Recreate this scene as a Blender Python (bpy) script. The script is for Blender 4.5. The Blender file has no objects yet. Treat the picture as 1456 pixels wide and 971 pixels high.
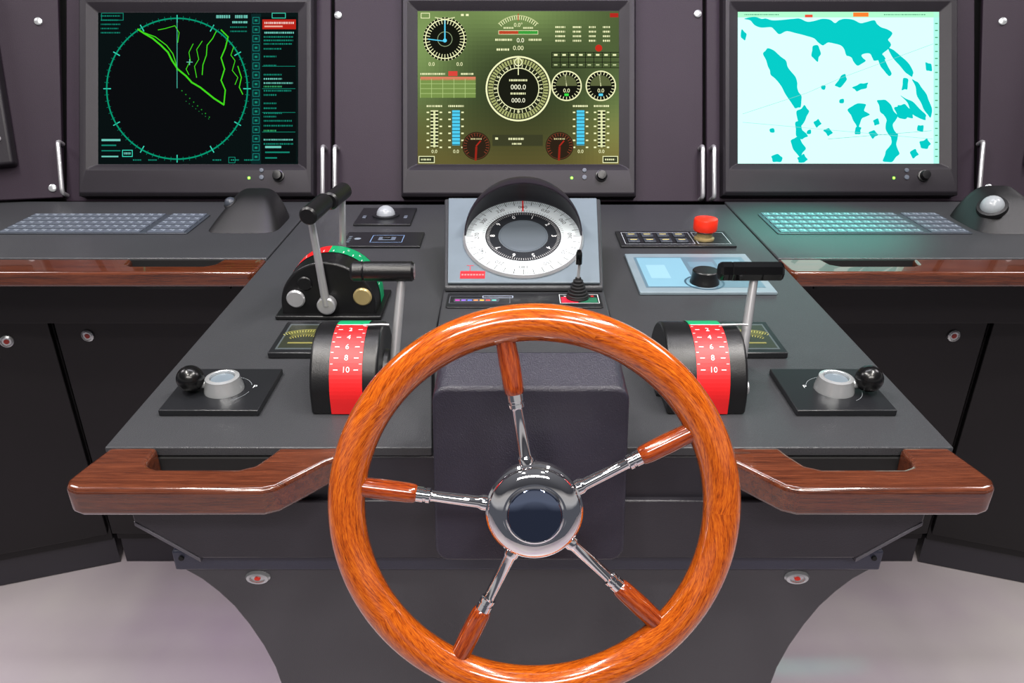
import bpy, bmesh, math, random
from math import sin, cos, pi, radians
from mathutils import Vector, Matrix
random.seed(4)
sc = bpy.context.scene
COL = sc.collection
try:
    sc.view_settings.view_transform = 'Standard'
except Exception: pass
CX = 0.017           # centre line of the steering console

def lin(c):
    def f(x):
        x /= 255.0
        return x/12.92 if x <= .04045 else ((x+.055)/1.055)**2.4
    return (f(c[0]), f(c[1]), f(c[2]), 1.0)

# ------------------------------------------------------------ materials
def mat(name, rgb, rough=.5, metal=0.0, var=.12, nscale=30, bump=0.0, bscale=400, coat=0.0, spec=.5, emit=0.0, alpha=1.0, trans=0.0):
    m = bpy.data.materials.new(name); m.use_nodes = True
    nt = m.node_tree; N = nt.nodes; L = nt.links
    b = N['Principled BSDF']
    tc = N.new('ShaderNodeTexCoord')
    nz = N.new('ShaderNodeTexNoise'); nz.inputs['Scale'].default_value = nscale; nz.inputs['Detail'].default_value = 4
    L.new(tc.outputs['Object'], nz.inputs['Vector'])
    mx = N.new('ShaderNodeMix'); mx.data_type = 'RGBA'
    c = lin(rgb)
    mx.inputs[6].default_value = tuple(x*(1-var) for x in c[:3])+(1,)
    mx.inputs[7].default_value = tuple(min(1, x*(1+var)) for x in c[:3])+(1,)
    L.new(nz.outputs['Fac'], mx.inputs[0]); L.new(mx.outputs[2], b.inputs['Base Color'])
    b.inputs['Roughness'].default_value = rough; b.inputs['Metallic'].default_value = metal
    b.inputs['Coat Weight'].default_value = coat; b.inputs['Coat Roughness'].default_value = .05
    b.inputs['Specular IOR Level'].default_value = spec
    b.inputs['Alpha'].default_value = alpha
    b.inputs['Transmission Weight'].default_value = trans
    if emit > 0:
        b.inputs['Emission Color'].default_value = c; b.inputs['Emission Strength'].default_value = emit
    if bump > 0:
        n2 = N.new('ShaderNodeTexNoise'); n2.inputs['Scale'].default_value = bscale; n2.inputs['Detail'].default_value = 2
        L.new(tc.outputs['Object'], n2.inputs['Vector'])
        bp = N.new('ShaderNodeBump'); bp.inputs['Strength'].default_value = bump; bp.inputs['Distance'].default_value = .001
        L.new(n2.outputs['Fac'], bp.inputs['Height']); L.new(bp.outputs['Normal'], b.inputs['Normal'])
    return m

def wood(name, cols, streak, fibre, uv=False, rough=.3, coat=1.0, coatr=.03, lo=.36, hi=.64):
    m = bpy.data.materials.new(name); m.use_nodes = True
    nt = m.node_tree; N = nt.nodes; L = nt.links
    b = N['Principled BSDF']
    tc = N.new('ShaderNodeTexCoord')
    vec = tc.outputs['UV' if uv else 'Object']
    def layer(sc_, det, dist, rgh=.5):
        mp = N.new('ShaderNodeMapping'); mp.inputs['Scale'].default_value = sc_
        L.new(vec, mp.inputs['Vector'])
        nz = N.new('ShaderNodeTexNoise'); nz.inputs['Scale'].default_value = 1; nz.inputs['Detail'].default_value = det
        nz.inputs['Distortion'].default_value = dist; nz.inputs['Roughness'].default_value = rgh
        L.new(mp.outputs['Vector'], nz.inputs['Vector']); return nz.outputs['Fac']
    a = layer(streak, 6, .5, .62); f = layer(fibre, 3, .1, .6)
    ad = N.new('ShaderNodeMix'); ad.data_type = 'FLOAT'; ad.inputs[0].default_value = .5
    L.new(a, ad.inputs[2]); L.new(f, ad.inputs[3])
    cr = N.new('ShaderNodeValToRGB')
    e = cr.color_ramp.elements
    e[0].position = lo; e[0].color = lin(cols[0]); e[1].position = hi; e[1].color = lin(cols[2])
    k = e.new(.48); k.color = lin(cols[1])
    L.new(ad.outputs[0], cr.inputs['Fac']); L.new(cr.outputs['Color'], b.inputs['Base Color'])
    b.inputs['Roughness'].default_value = rough
    b.inputs['Coat Weight'].default_value = coat; b.inputs['Coat Roughness'].default_value = coatr
    return m

def attr_mat(name, emit=0.0, rough=.45, base=0.0):
    m = bpy.data.materials.new(name); m.use_nodes = True
    N = m.node_tree.nodes; L = m.node_tree.links; b = N['Principled BSDF']
    a = N.new('ShaderNodeAttribute'); a.attribute_name = 'Col'
    if emit > 0:
        L.new(a.outputs['Color'], b.inputs['Emission Color']); b.inputs['Emission Strength'].default_value = emit
        if base: L.new(a.outputs['Color'], b.inputs['Base Color'])
        else:
            b.inputs['Base Color'].default_value = (.001, .001, .001, 1)
            b.inputs['Specular IOR Level'].default_value = 0.0
    else:
        L.new(a.outputs['Color'], b.inputs['Base Color'])
    b.inputs['Roughness'].default_value = rough
    return m

M_TOP = mat('console_paint', (56, 57, 60), .34, bump=.5, bscale=700, nscale=6, var=.15, spec=.45)
M_BODY = mat('console_body_paint', (42, 40, 47), .36, bump=.3, bscale=900, nscale=8)
M_PED = mat('pedestal_paint', (66, 65, 70), .42, bump=.3, bscale=900, nscale=5)
M_LEDGE = mat('ledge_paint', (54, 56, 72), .36, bump=.3, bscale=900, nscale=8)
M_EDGE = mat('ledge_edge_paint', (92, 90, 98), .36, bump=.3, bscale=900, nscale=8)
M_HOUSE = mat('housing_paint', (42, 40, 52), .32, bump=.6, bscale=800, nscale=8)
M_PANEL = mat('violet_grey_panel', (42, 33, 43), .5, bump=.2, bscale=700, nscale=3, var=.25, spec=.18)
M_BEZEL = mat('bezel_paint', (34, 31, 36), .45, bump=.15, bscale=900, spec=.25)
M_CAB = mat('black_cabinet', (20, 18, 20), .40, nscale=4, bump=.1, bscale=500, spec=.35)
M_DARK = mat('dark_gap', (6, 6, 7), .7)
M_BLACK = mat('black_plastic', (13, 13, 15), .33, bump=.15, bscale=900)
M_SHELL = mat('shell_plastic', (17, 17, 19), .42, bump=.2, bscale=900)
M_SHINY = mat('glossy_black', (7, 7, 8), .1, coat=.5)
M_SATIN = mat('satin_black', (9, 9, 10), .24)
M_PLATE = mat('plate_black', (24, 25, 28), .33)
M_LGREY = mat('light_blue_grey', (104, 115, 124), .35)
M_PALE = mat('pale_blue_grey', (120, 135, 144), .35)
M_STEEL = mat('satin_steel', (205, 205, 208), .3, metal=.75)
M_CHROME = mat('chrome', (250, 250, 252), .035, metal=1, var=.01)
M_SILV = mat('silver_knob', (196, 199, 201), .24, metal=.65)
M_CAP = mat('cap_reflection_tint', (130, 142, 170), .04, metal=1, var=.02)  # cap is chrome too; blue-grey colour paints in its dark reflection
M_RED = mat('red_plastic', (225, 45, 20), .3)
M_YEL = mat('brass_collar', (168, 150, 104), .3, metal=.4)
M_HOOD = mat('smoked_hood', (30, 23, 34), .4, alpha=.93)
M_RUB = mat('rubber', (20, 20, 22), .55)
M_BALL = mat('grey_ball', (150, 155, 160), .25)
M_KEY = mat('key_grey', (80, 87, 98), .45)
M_KEYL = mat('key_legend', (138, 148, 160), .4)
M_KB = mat('keyboard_body', (56, 61, 69), .35)
M_LED = mat('green_led', (120, 255, 60), .4, emit=3)
M_WHEEL = wood('mahogany_gloss', ((84, 28, 3), (164, 70, 10), (206, 108, 22)), (44, 560, 1), (160, 1900, 1), uv=True, rough=.16, coatr=.015)
M_WSP = wood('mahogany_spoke', ((74, 20, 4), (128, 46, 10), (168, 76, 20)), (30, 360, 360), (110, 1500, 1500), rough=.18, coatr=.015)
M_RAIL = wood('mahogany_rail', ((48, 21, 12), (80, 38, 22), (104, 54, 33)), (8, 210, 210), (50, 1500, 1500), rough=.2, coat=1, coatr=.03)
M_DISP = attr_mat('display_emission', 1.0, .3)
M_DISPC = attr_mat('bright_display_emission', 1.5, .3)
M_PRINT = attr_mat('printed_colours', 0.0, .4)
M_LIT = attr_mat('backlit_print', .38, .3, base=1)

def floor_mat():
    m = bpy.data.materials.new('floor_paint'); m.use_nodes = True
    N = m.node_tree.nodes; L = m.node_tree.links; b = N['Principled BSDF']
    tc = N.new('ShaderNodeTexCoord'); nz = N.new('ShaderNodeTexNoise'); nz.inputs['Scale'].default_value = 2.2; nz.inputs['Detail'].default_value = 5
    L.new(tc.outputs['Object'], nz.inputs['Vector'])
    cr = N.new('ShaderNodeValToRGB'); e = cr.color_ramp.elements
    e[0].position = .35; e[0].color = lin((176, 170, 170)); e[1].position = .7; e[1].color = lin((160, 146, 160))
    L.new(nz.outputs['Fac'], cr.inputs['Fac']); L.new(cr.outputs['Color'], b.inputs['Base Color'])
    b.inputs['Roughness'].default_value = .3
    return m
M_FLOOR = floor_mat()

# ------------------------------------------------------------ mesh helpers
def thing(name, label, cat, loc=(0, 0, 0), rx=0, rz=0, group=None):
    o = bpy.data.objects.new(name, None); COL.objects.link(o)
    o.empty_display_size = .02
    o.matrix_world = Matrix.Translation(loc) @ Matrix.Rotation(radians(rz), 4, 'Z') @ Matrix.Rotation(radians(rx), 4, 'X')
    o['label'] = label; o['category'] = cat
    if group: o['group'] = group
    return o

def finish(bm, name, m, parent, smooth=None, bevel=0, seg=2, label=None, kind=None, ang=35):
    bmesh.ops.recalc_face_normals(bm, faces=bm.faces)
    me = bpy.data.meshes.new(name); bm.to_mesh(me); bm.free()
    for mm in (m if isinstance(m, (list, tuple)) else [m]): me.materials.append(mm)
    o = bpy.data.objects.new(name, me); COL.objects.link(o)
    if parent is not None: o.parent = parent
    if bevel > 0:
        md = o.modifiers.new('bev', 'BEVEL'); md.width = bevel; md.segments = seg; md.limit_method = 'ANGLE'; md.angle_limit = radians(30)
        md.harden_normals = False
    if smooth is None: smooth = True
    if smooth:
        for p in me.polygons: p.use_smooth = True
        try: me.set_sharp_from_angle(angle=radians(ang))
        except Exception: pass
    if label: o['label'] = label
    if kind: o['kind'] = kind
    return o

def poly_prism(name, pts, a0, a1, m, parent, axis='Z', bevel=0, seg=2, **k):
    """pts 2D outline; extruded along axis (Z: pts=(x,y); X: pts=(y,z); Y: pts=(x,z))"""
    bm = bmesh.new()
    def P(p, a):
        if axis == 'Z': return (p[0], p[1], a)
        if axis == 'X': return (a, p[0], p[1])
        return (p[0], a, p[1])
    v0 = [bm.verts.new(P(p, a0)) for p in pts]; v1 = [bm.verts.new(P(p, a1)) for p in pts]
    n = len(pts)
    bm.faces.new(v0); bm.faces.new(v1)
    for i in range(n): bm.faces.new((v0[i], v0[(i+1) % n], v1[(i+1) % n], v1[i]))
    return finish(bm, name, m, parent, bevel=bevel, seg=seg, **k)

def box(name, x0, x1, y0, y1, z0, z1, m, parent, bevel=.001, seg=2, **k):
    return poly_prism(name, [(x0, y0), (x1, y0), (x1, y1), (x0, y1)], z0, z1, m, parent, bevel=bevel, seg=seg, **k)

def rrect(x0, x1, y0, y1, r, n=6, corners=(1, 1, 1, 1)):
    out = []
    for (cx, cy, a, on) in ((x1-r, y1-r, 0, corners[0]), (x0+r, y1-r, 90, corners[1]), (x0+r, y0+r, 180, corners[2]), (x1-r, y0+r, 270, corners[3])):
        if on:
            for i in range(n+1):
                t = radians(a+90*i/n); out.append((cx+r*cos(t), cy+r*sin(t)))
        else:
            out.append((cx+r*(1 if a in (0, 270) else -1), cy+r*(1 if a in (0, 90) else -1)))
    return out

def hexa(name, v8, m, parent, bevel=.001, seg=2, **k):
    bm = bmesh.new(); v = [bm.verts.new(p) for p in v8]
    for f in ((0, 1, 2, 3), (4, 5, 6, 7), (0, 1, 5, 4), (1, 2, 6, 5), (2, 3, 7, 6), (3, 0, 4, 7)): bm.faces.new([v[i] for i in f])
    return finish(bm, name, m, parent, bevel=bevel, seg=seg, **k)

def lathe(name, prof, m, parent, M=None, seg=48, ang=35, **k):
    bm = bmesh.new(); rings = []
    for r, z in prof:
        if r < 1e-6: rings.append([bm.verts.new((0, 0, z))])
        else: rings.append([bm.verts.new((r*cos(2*pi*i/seg), r*sin(2*pi*i/seg), z)) for i in range(seg)])
    for a, b in zip(rings, rings[1:]):
        for i in range(seg):
            j = (i+1) % seg
            if len(a) == 1 and len(b) == 1: continue
            if len(a) == 1: bm.faces.new((a[0], b[i], b[j]))
            elif len(b) == 1: bm.faces.new((a[i], a[j], b[0]))
            else: bm.faces.new((a[i], a[j], b[j], b[i]))
    if M is not None: bm.transform(M)
    return finish(bm, name, m, parent, ang=ang, **k)

def align(p0, p1):
    d = Vector(p1)-Vector(p0)
    q = Vector((0, 0, 1)).rotation_difference(d.normalized())
    return Matrix.Translation(p0) @ q.to_matrix().to_4x4(), d.length

def rod(name, p0, p1, r0, m, parent, r1=None, seg=24, cap=.15, **k):
    M, L = align(p0, p1); r1 = r0 if r1 is None else r1
    c0, c1 = r0*cap, r1*cap
    return lathe(name, [(0, 0), (r0-c0, 0), (r0, c0), (r1, L-c1), (r1-c1, L), (0, L)], m, parent, M, seg, **k)

def tubepath(name, pts, r, m, parent, seg=12, closed=False, **k):
    bm = bmesh.new(); P = [Vector(p) for p in pts]; n = len(P); rings = []; prev = None
    for i in range(n):
        if i == 0: d = P[1]-P[0]
        elif i == n-1: d = P[-1]-P[-2]
        else: d = (P[i+1]-P[i]).normalized()+(P[i]-P[i-1]).normalized()
        d.normalize()
        if prev is None:
            up = Vector((0, 0, 1)) if abs(d.z) < .9 else Vector((1, 0, 0))
            a = d.cross(up).normalized()
        else:
            a = (prev-d*prev.dot(d)).normalized()
        prev = a; b = d.cross(a)
        rr = r[i] if isinstance(r, (list, tuple)) else r
        rings.append([bm.verts.new(P[i]+a*rr*cos(2*pi*j/seg)+b*rr*sin(2*pi*j/seg)) for j in range(seg)])
    for A, B in zip(rings, rings[1:]):
        for j in range(seg): bm.faces.new((A[j], A[(j+1) % seg], B[(j+1) % seg], B[j]))
    bm.faces.new(rings[0]); bm.faces.new(rings[-1])
    return finish(bm, name, m, parent, ang=50, **k)

def sphere(name, c, r, m, parent, sc3=(1, 1, 1), **k):
    bm = bmesh.new(); bmesh.ops.create_uvsphere(bm, u_segments=32, v_segments=20, radius=r)
    bm.transform(Matrix.Translation(c) @ Matrix.Diagonal((sc3[0], sc3[1], sc3[2], 1)))
    return finish(bm, name, m, parent, ang=180, **k)

# ------------------------------------------------------------ flat artwork
_tc = {}
def text_geo(s):
    if s in _tc: return _tc[s]
    cu = bpy.data.curves.new('t', 'FONT'); cu.body = s; cu.size = 1; cu.align_x = 'CENTER'; cu.align_y = 'CENTER'; cu.resolution_u = 3
    ob = bpy.data.objects.new('t', cu); COL.objects.link(ob)
    dg = bpy.context.evaluated_depsgraph_get()
    me = bpy.data.meshes.new_from_object(ob.evaluated_get(dg))
    g = ([(v.co.x, v.co.y) for v in me.vertices], [tuple(p.vertices) for p in me.polygons])
    bpy.data.objects.remove(ob); bpy.data.curves.remove(cu); bpy.data.meshes.remove(me)
    _tc[s] = g
    return g

class Art:
    """collects coloured polygons; 2-D artwork coordinates are mapped to the surface by fn(x,y,layer)"""
    def __init__(s, fn): s.fn = fn; s.v = []; s.f = []; s.c = []; s.lay = 0
    def up(s, n=1): s.lay += n
    def geo(s, vs, fs, col):
        b = len(s.v); s.v += [s.fn(x, y, s.lay) for x, y in vs]
        c = lin(col)
        for f in fs: s.f.append([b+i for i in f]); s.c.append(c)
    def poly(s, p, col): s.geo(p, [list(range(len(p)))], col)
    def rect(s, x0, y0, x1, y1, col): s.poly([(x0, y0), (x1, y0), (x1, y1), (x0, y1)], col)
    def line(s, p, w, col):
        for (x0, y0), (x1, y1) in zip(p, p[1:]):
            dx, dy = x1-x0, y1-y0; l = math.hypot(dx, dy) or 1; nx, ny = -dy/l*w/2, dx/l*w/2; ex, ey = dx/l*w*.3, dy/l*w*.3
            s.poly([(x0+nx-ex, y0+ny-ey), (x1+nx+ex, y1+ny+ey), (x1-nx+ex, y1-ny+ey), (x0-nx-ex, y0-ny-ey)], col)
    def frame(s, x0, y0, x1, y1, w, col): s.line([(x0, y0), (x1, y0), (x1, y1), (x0, y1), (x0, y0)], w, col)
    def disc(s, x, y, r, col, n=48): s.poly([(x+r*cos(2*pi*i/n), y+r*sin(2*pi*i/n)) for i in range(n)], col)
    def ring(s, x, y, r0, r1, col, n=64, a0=0, a1=360):
        vs = []; fs = []
        for i in range(n+1):
            t = radians(a0+(a1-a0)*i/n); vs += [(x+r0*cos(t), y+r0*sin(t)), (x+r1*cos(t), y+r1*sin(t))]
        for i in range(n): fs.append([2*i, 2*i+1, 2*i+3, 2*i+2])
        s.geo(vs, fs, col)
    def ticks(s, x, y, r0, r1, n, w, col, a0=0, a1=360):
        for i in range(n):
            t = radians(a0+(a1-a0)*i/n); s.line([(x+r0*cos(t), y+r0*sin(t)), (x+r1*cos(t), y+r1*sin(t))], w, col)
    def text(s, t, x, y, size, col, rot=0, sx=1, flip=1):
        vs, fs = text_geo(t); c, n = cos(rot), sin(rot)
        s.geo([(x+(vx*sx*c-vy*n)*size, y+flip*(vx*sx*n+vy*c)*size) for vx, vy in vs], fs, col)
    def scribble(s, x, y, w, h, col):
        """illegible small print: short strokes"""
        xx = x
        while xx < x+w:
            l = random.uniform(.8, 2.2); s.rect(xx, y-h/2, min(xx+l, x+w), y+h/2, col); xx += l+random.uniform(.5, 1.2)
    def build(s, name, m, parent, **k):
        me = bpy.data.meshes.new(name); me.from_pydata(s.v, [], s.f); me.update()
        at = me.color_attributes.new('Col', 'FLOAT_COLOR', 'CORNER')
        for p, c in zip(me.polygons, s.c):
            for li in p.loop_indices: at.data[li].color = c
        me.materials.append(m); o = bpy.data.objects.new(name, me); COL.objects.link(o); o.parent = parent
        for kk, vv in k.items(): o[kk] = vv
        return o

def struct(o):
    o['kind'] = 'structure'; return o

# ------------------------------------------------------------ room
struct(box('floor', -3, 3, -1.5, 3, -.05, 0, M_FLOOR, None, bevel=0))
struct(box('wall_back', -3, 3, 2.2, 2.3, 0, 2.6, M_CAB, None, bevel=0))

# ------------------------------------------------------------ centre console
con = thing('steering_console', 'dark grey metal ship steering console with mahogany handrails on a pedestal', 'control console', (CX, 1.0, 0))
def cx(x): return x-CX
def cy(y): return y-1.0
hw = .420
for sgn in (-1, 1):
    pts = [(sgn*hw, cy(.643)), (sgn*.096, cy(.643)), (sgn*.117, cy(.86)), (sgn*.1175, cy(1.04)), (sgn*.1175, cy(1.545)), (sgn*hw, cy(1.545))]
    poly_prism('top_plate', pts, .790, .800, M_TOP, con, bevel=.0012)
poly_prism('centre_spine', [(-.094, cy(.652)), (.094, cy(.652)), (.113, cy(.86)), (.116, cy(1.03)), (.116, cy(1.545)), (-.116, cy(1.545)), (-.116, cy(1.03)), (-.113, cy(.86))], .775, .811, M_TOP, con, bevel=.003, seg=3)
poly_prism('body', [(cy(.645), .789), (cy(1.54), .789), (cy(1.54), .66), (cy(.70), .662), (cy(.66), .712), (cy(.640), .735)], -hw+.01, hw-.01, M_BODY, con, axis='X', bevel=.003)
poly_prism('lower_fascia', [(-.405, .742), (.405, .742), (.405, .716), (.345, .668), (-.345, .668), (-.405, .716)], cy(.634), cy(.668), M_BODY, con, axis='Y', bevel=.002)
for sgn in (-1, 1):
    poly_prism('fascia_edge', [(sgn*.405, .7155), (sgn*.345, .6675), (sgn*.345, .6625), (sgn*.405, .7105)], cy(.634), cy(.668), M_EDGE, con, axis='Y', bevel=.0008)
for sgn in (-1, 1):
    box('handhold_shade', min(sgn*.375, sgn*.255), max(sgn*.375, sgn*.255), cy(.640), cy(.6445), .745, .789, M_DARK, con, bevel=0)  # thin near-black slab paints the shade inside the handhold
def rail_outline(sg):
    p = [(.414, .643), (.424, .605), (.428, .588), (.424, .577), (.412, .572), (.245, .572), (.232, .577), (.196, .618), (.176, .632), (.172, .643),
         (.247, .643), (.252, .630), (.262, .612), (.275, .606), (.352, .606), (.362, .610), (.367, .618), (.367, .643)]
    return [(sg*x, cy(y)) for x, y in p]
for sg in (-1, 1):
    poly_prism('handrail', rail_outline(sg), .771, .801, M_RAIL, con, bevel=.0055, seg=4, label='glossy mahogany handrail with handhold cut-out')
box('mounting_plate', -.385, .385, cy(.654), cy(.70), .634, .660, M_LEDGE, con, bevel=.002)
for sg in (-1, 1):
    for dx, dz in ((.375, .652), (.355, .652)):
        rod('screw', (sg*dx, cy(.6545), dz), (sg*dx, cy(.651), dz), .0028, M_DARK, con, seg=12)
curve = [(.384, .634), (.362, .616), (.346, .597), (.332, .576), (.319, .548), (.307, .515), (.298, .48), (.293, .44), (.290, .40), (.292, .2), (.30, .0)]
ped = [(x, z) for x, z in curve]+[(-x, z) for x, z in reversed(curve)]
poly_prism('pedestal', ped, cy(.660), cy(1.25), M_PED, con, axis='Y', bevel=.002)
for x, z in ((-.2985, .6195), (.2985, .6195)):
    M = Matrix.Translation((x, cy(.6605), z)) @ Matrix.Rotation(radians(90), 4, 'X') @ Matrix.Diagonal((1, .6, 1, 1))
    lk = lathe('lock', [(0, 0), (.0140, 0), (.0140, .002), (.0120, .0045), (.0085, .005), (.0075, .003), (0, .003)], M_SILV, con, M, 32, label='oval chrome latch')
    lathe('lock_slot', [(0, .003), (.0034, .003), (.0034, .0046), (0, .0046)], M_RED, lk, M, 20)
def housing():
    bm = bmesh.new()
    out = rrect(-.0895, .0895, -.176, 0, .014, 6, (1, 1, 1, 1))
    t = radians(9.5)
    front = [bm.verts.new((x*(1+(-s)*.06), cy(.608)+s*sin(t), .886+s*cos(t))) for x, s in out]
    back = [bm.verts.new((x*(.97), cy(.656), (.886+s*cos(t))+.014*(1+s/.176))) for x, s in out]
    n = len(out)
    bm.faces.new(front); bm.faces.new(back)
    for i in range(n): bm.faces.new((front[i], front[(i+1) % n], back[(i+1) % n], back[i]))
    return finish(bm, 'steering_housing', M_HOUSE, con, bevel=.003, seg=3, ang=40)
housing()

# ------------------------------------------------------------ steering wheel
TILT = 18
wc = Vector((CX+.0015, .520, .820))
wh = thing('steering_wheel', 'varnished mahogany five-spoke steering wheel with chrome hub', 'steering wheel', wc, rx=90-TILT)
def wheel_rim():
    bm = bmesh.new(); R = .1562; n = 160; s = 28; rings = []
    uvl = bm.loops.layers.uv.new('UVMap')
    for i in range(n):
        a = 2*pi*i/n; ring = []
        for j in range(s):
            b = 2*pi*j/s; rr = R+.0155*cos(b); ring.append(bm.verts.new((rr*cos(a), rr*sin(a), .0145*sin(b))))
        rings.append(ring)
    for i in range(n):
        A, B = rings[i], rings[(i+1) % n]
        for j in range(s):
            f = bm.faces.new((A[j], B[j], B[(j+1) % s], A[(j+1) % s]))
            st = (i*5)//n
            for lp, (ii, jj) in zip(f.loops, ((i, j), (i+1, j), (i+1, j+1), (i, j+1))):
                u = ii/n*2*pi*R; v = jj/s*2*pi*.015
                lp[uvl].uv = (u+st*3.7, v+.016*sin((ii/n*5-st)*pi)+st*1.3)
    return finish(bm, 'rim', M_WHEEL, wh, ang=180, label='glossy mahogany rim')
wheel_rim()
lathe('hub', [(0, -.02), (.030, -.02), (.036, -.012), (.0405, -.004), (.0412, .002), (.0402, .0065), (.0385, .0080), (.0385, .0092), (.0375, .0120), (.035, .0142), (.030, .0158), (.0262, .0164), (.0258, .0150), (.0243, .0150), (.0240, .0168), (.0228, .0174), (.0222, .0170), (0, .0170)], M_CHROME, wh, None, 72, label='polished chrome hub', ang=25)
lathe('hub_cap', [(.0222, .0171), (.0215, .0179), (.018, .0183), (.012, .0186), (0, .0188)], M_CAP, wh, None, 64, label='mirror-finish round cap')
lathe('shaft', [(0, -.075), (.019, -.075), (.019, -.02), (0, -.02)], M_BLACK, wh, None, 40)
for ang in (99.5, 27, -43.5, -116, 172.5):
    a = radians(ang)
    sp = bpy.data.objects.new('spoke', None); COL.objects.link(sp); sp.parent = wh; sp.empty_display_size = .02
    sp.rotation_euler = (0, 0, a)
    RX = Matrix.Rotation(radians(90), 4, 'Y')
    lathe('spoke_rod', [(0, .034), (.0068, .034), (.0068, .0435), (.0060, .0455), (.0052, .047), (.0046, .085), (.0050, .0865), (.0066, .0875), (.0066, .0905), (.0058, .091), (.0058, .0925), (.0066, .093), (.0066, .0985), (0, .099)], M_CHROME, sp, RX, 28)
    lathe('spoke_grip', [(0, .0985), (.0070, .0985), (.0080, .1005), (.0085, .106), (.0088, .125), (.0082, .143), (0, .143)], M_WSP, sp, RX, 28, label='turned mahogany grip')

# ------------------------------------------------------------ throttles
RD, DD = .061, .015
REDC = (212, 26, 30); GRNC = (0, 142, 90); WHT = (236, 232, 232)
def drum(parent, R, D, x0, x1, s0, s1, split, flip=False, numbers=True):
    pts = [(-R, 0), (-R, D)]+[(-R*cos(radians(a)), D+R*sin(radians(a))) for a in range(6, 180, 6)]+[(R, D), (R, 0)]
    poly_prism('housing', pts, x0, x1, M_BLACK, parent, axis='X', bevel=.003, seg=3)
    def fn(x, y, l):
        r = R+.0006+.00012*l
        if y < 0: return (x, -r, D+y*.0005)
        return (x, -r*cos(radians(y)), D+r*sin(radians(y)))
    A = Art(fn)
    y = -28
    while y < 168:
        y1 = y+4 if y >= 0 else y+7
        A.rect(s0, y, s1, y1, GRNC if ((y < split) == flip) else REDC); y = y1
    A.up()
    if numbers:
        for t, d in (('10', 33), ('8', 45), ('6', 57), ('4', 69), ('2', 81)):
            vs, fs = text_geo(t); sz = .0086
            xm = (s0+s1)/2
            A.geo([(xm+vx*sz, d+vy*sz*57.3/R) for vx, vy in vs], fs, WHT)
            w = s1-s0
            A.rect(s0+w*.12, d-.4, s0+w*.26, d+.4, WHT); A.rect(s1-w*.26, d-.4, s1-w*.12, d+.4, WHT)
            A.rect(s0+w*.02, d+5.6, s0+w*.10, d+6.2, WHT); A.rect(s1-w*.10, d+5.6, s1-w*.02, d+6.2, WHT)
        A.rect(s0+(s1-s0)*.05, 91, s1-(s1-s0)*.05, 92.2, (245, 245, 245))
    A.build('scale_band', M_PRINT, parent, label='red and green speed scale')

def throttle(name_lbl, xc, x0, x1, s0, s1, px, hx0, hx1, rodx, knob, mat_h):
    th = thing('engine_throttle', name_lbl, 'throttle lever', (xc, .767, .8003), group='engine throttles')
    drum(th, RD, DD, x0-xc, x1-xc, s0-xc, s1-xc, 92)
    for xe, d in ((x0, -1), (x1, 1)):
        M, L = align((xe-xc, 0, .018), (xe-xc+d*.004, 0, .018))
        lathe('side_boss', [(0, 0), (.028, 0), (.027, L), (0, L)], M_BLACK, th, M, 36)
    y1, z1 = .036, .118
    rod('lever_arm', (px-xc, 0, .018), (rodx-xc, y1, z1), .0056, M_STEEL, th, r1=.0047)
    M, L = align((hx0-xc, y1, z1+.008), (hx1-xc, y1, z1+.008)); r = .0112
    lathe('grip', [(0, 0), (r*.8, 0), (r, r*.25), (r, L*.18), (r*.94, L*.2), (r, L*.22), (r, L-r*.25), (r*.8, L), (0, L)], mat_h, th, M, 8 if mat_h is M_SHINY else 32, ang=25)
    sg = 1 if px > xc else -1
    tubepath('pointer', [(px-xc, -.004, .079), (px-xc-.008, -.004, .0795), ((s1-xc-.004) if sg > 0 else (s0-xc+.004), -.006, .0795)], .0013, M_STEEL, th)
    if knob:
        rod('adjusting_knob', (x1-xc, -.030, .016), (x1-xc+.009, -.030, .016), .0085, M_STEEL, th)
    return th
throttle('black drum throttle with red speed scale and steel lever', -.175, -.213, -.141, -.1915, -.157, -.1335, -.178, -.108, -.1225, False, M_BLACK)
throttle('black drum throttle with red speed scale, steel knob and faceted grip', .206, .164, .248, .1935, .2285, .256, .229, .299, .269, True, M_SHINY)

th = thing('twin_lever_throttle', 'black semicircular twin-lever engine control on a square base plate', 'throttle lever', (-.249, 1.0, .8003), rz=90)
box('base_plate', -.045, .055, -.072, .072, 0, .006, M_BLACK, th, bevel=.002)
drum(th, .064, .016, -.036, .036, .004, .031, 90, flip=True, numbers=False)
def fnT(x, y, l):
    r = .0646+.0003; return (x, -r*cos(radians(y)), .016+r*sin(radians(y)))
A = Art(fnT)
for d in range(14, 170, 12): A.rect(.006, d, .013, d+1.0, WHT)
for t, d in (('6', 40), ('4', 55), ('2', 70), ('2', 110), ('4', 125), ('6', 140)):
    vs, fs = text_geo(t); A.geo([(.021-vy*.008, d+vx*.008*57.3/.064*1) for vx, vy in vs], fs, WHT)
A.build('scale_marks', M_PRINT, th)
def face_disc(ly, lz, r, m, nm, h=.006):
    rod(nm, (-.036, ly, lz), (-.036-h, ly, lz), r, m, th, seg=28)
face_disc(.042, .029, .0125, M_STEEL, 'fixing_knob'); face_disc(-.048, .032, .0125, M_YEL, 'fixing_knob')
face_disc(.028, .050, .010, M_BLACK, 'face_cap', .003)
rod('pivot', (-.036, 0, .022), (-.050, 0, .022), .0125, M_STEEL, th, seg=28)
rod('lever_arm', (-.046, 0, .022), (-.046, .008, .152), .0056, M_STEEL, th, r1=.0046)
rod('lever_arm', (.044, -.004, .022), (.040, -.016, .148), .0052, M_STEEL, th, r1=.0046)
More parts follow.
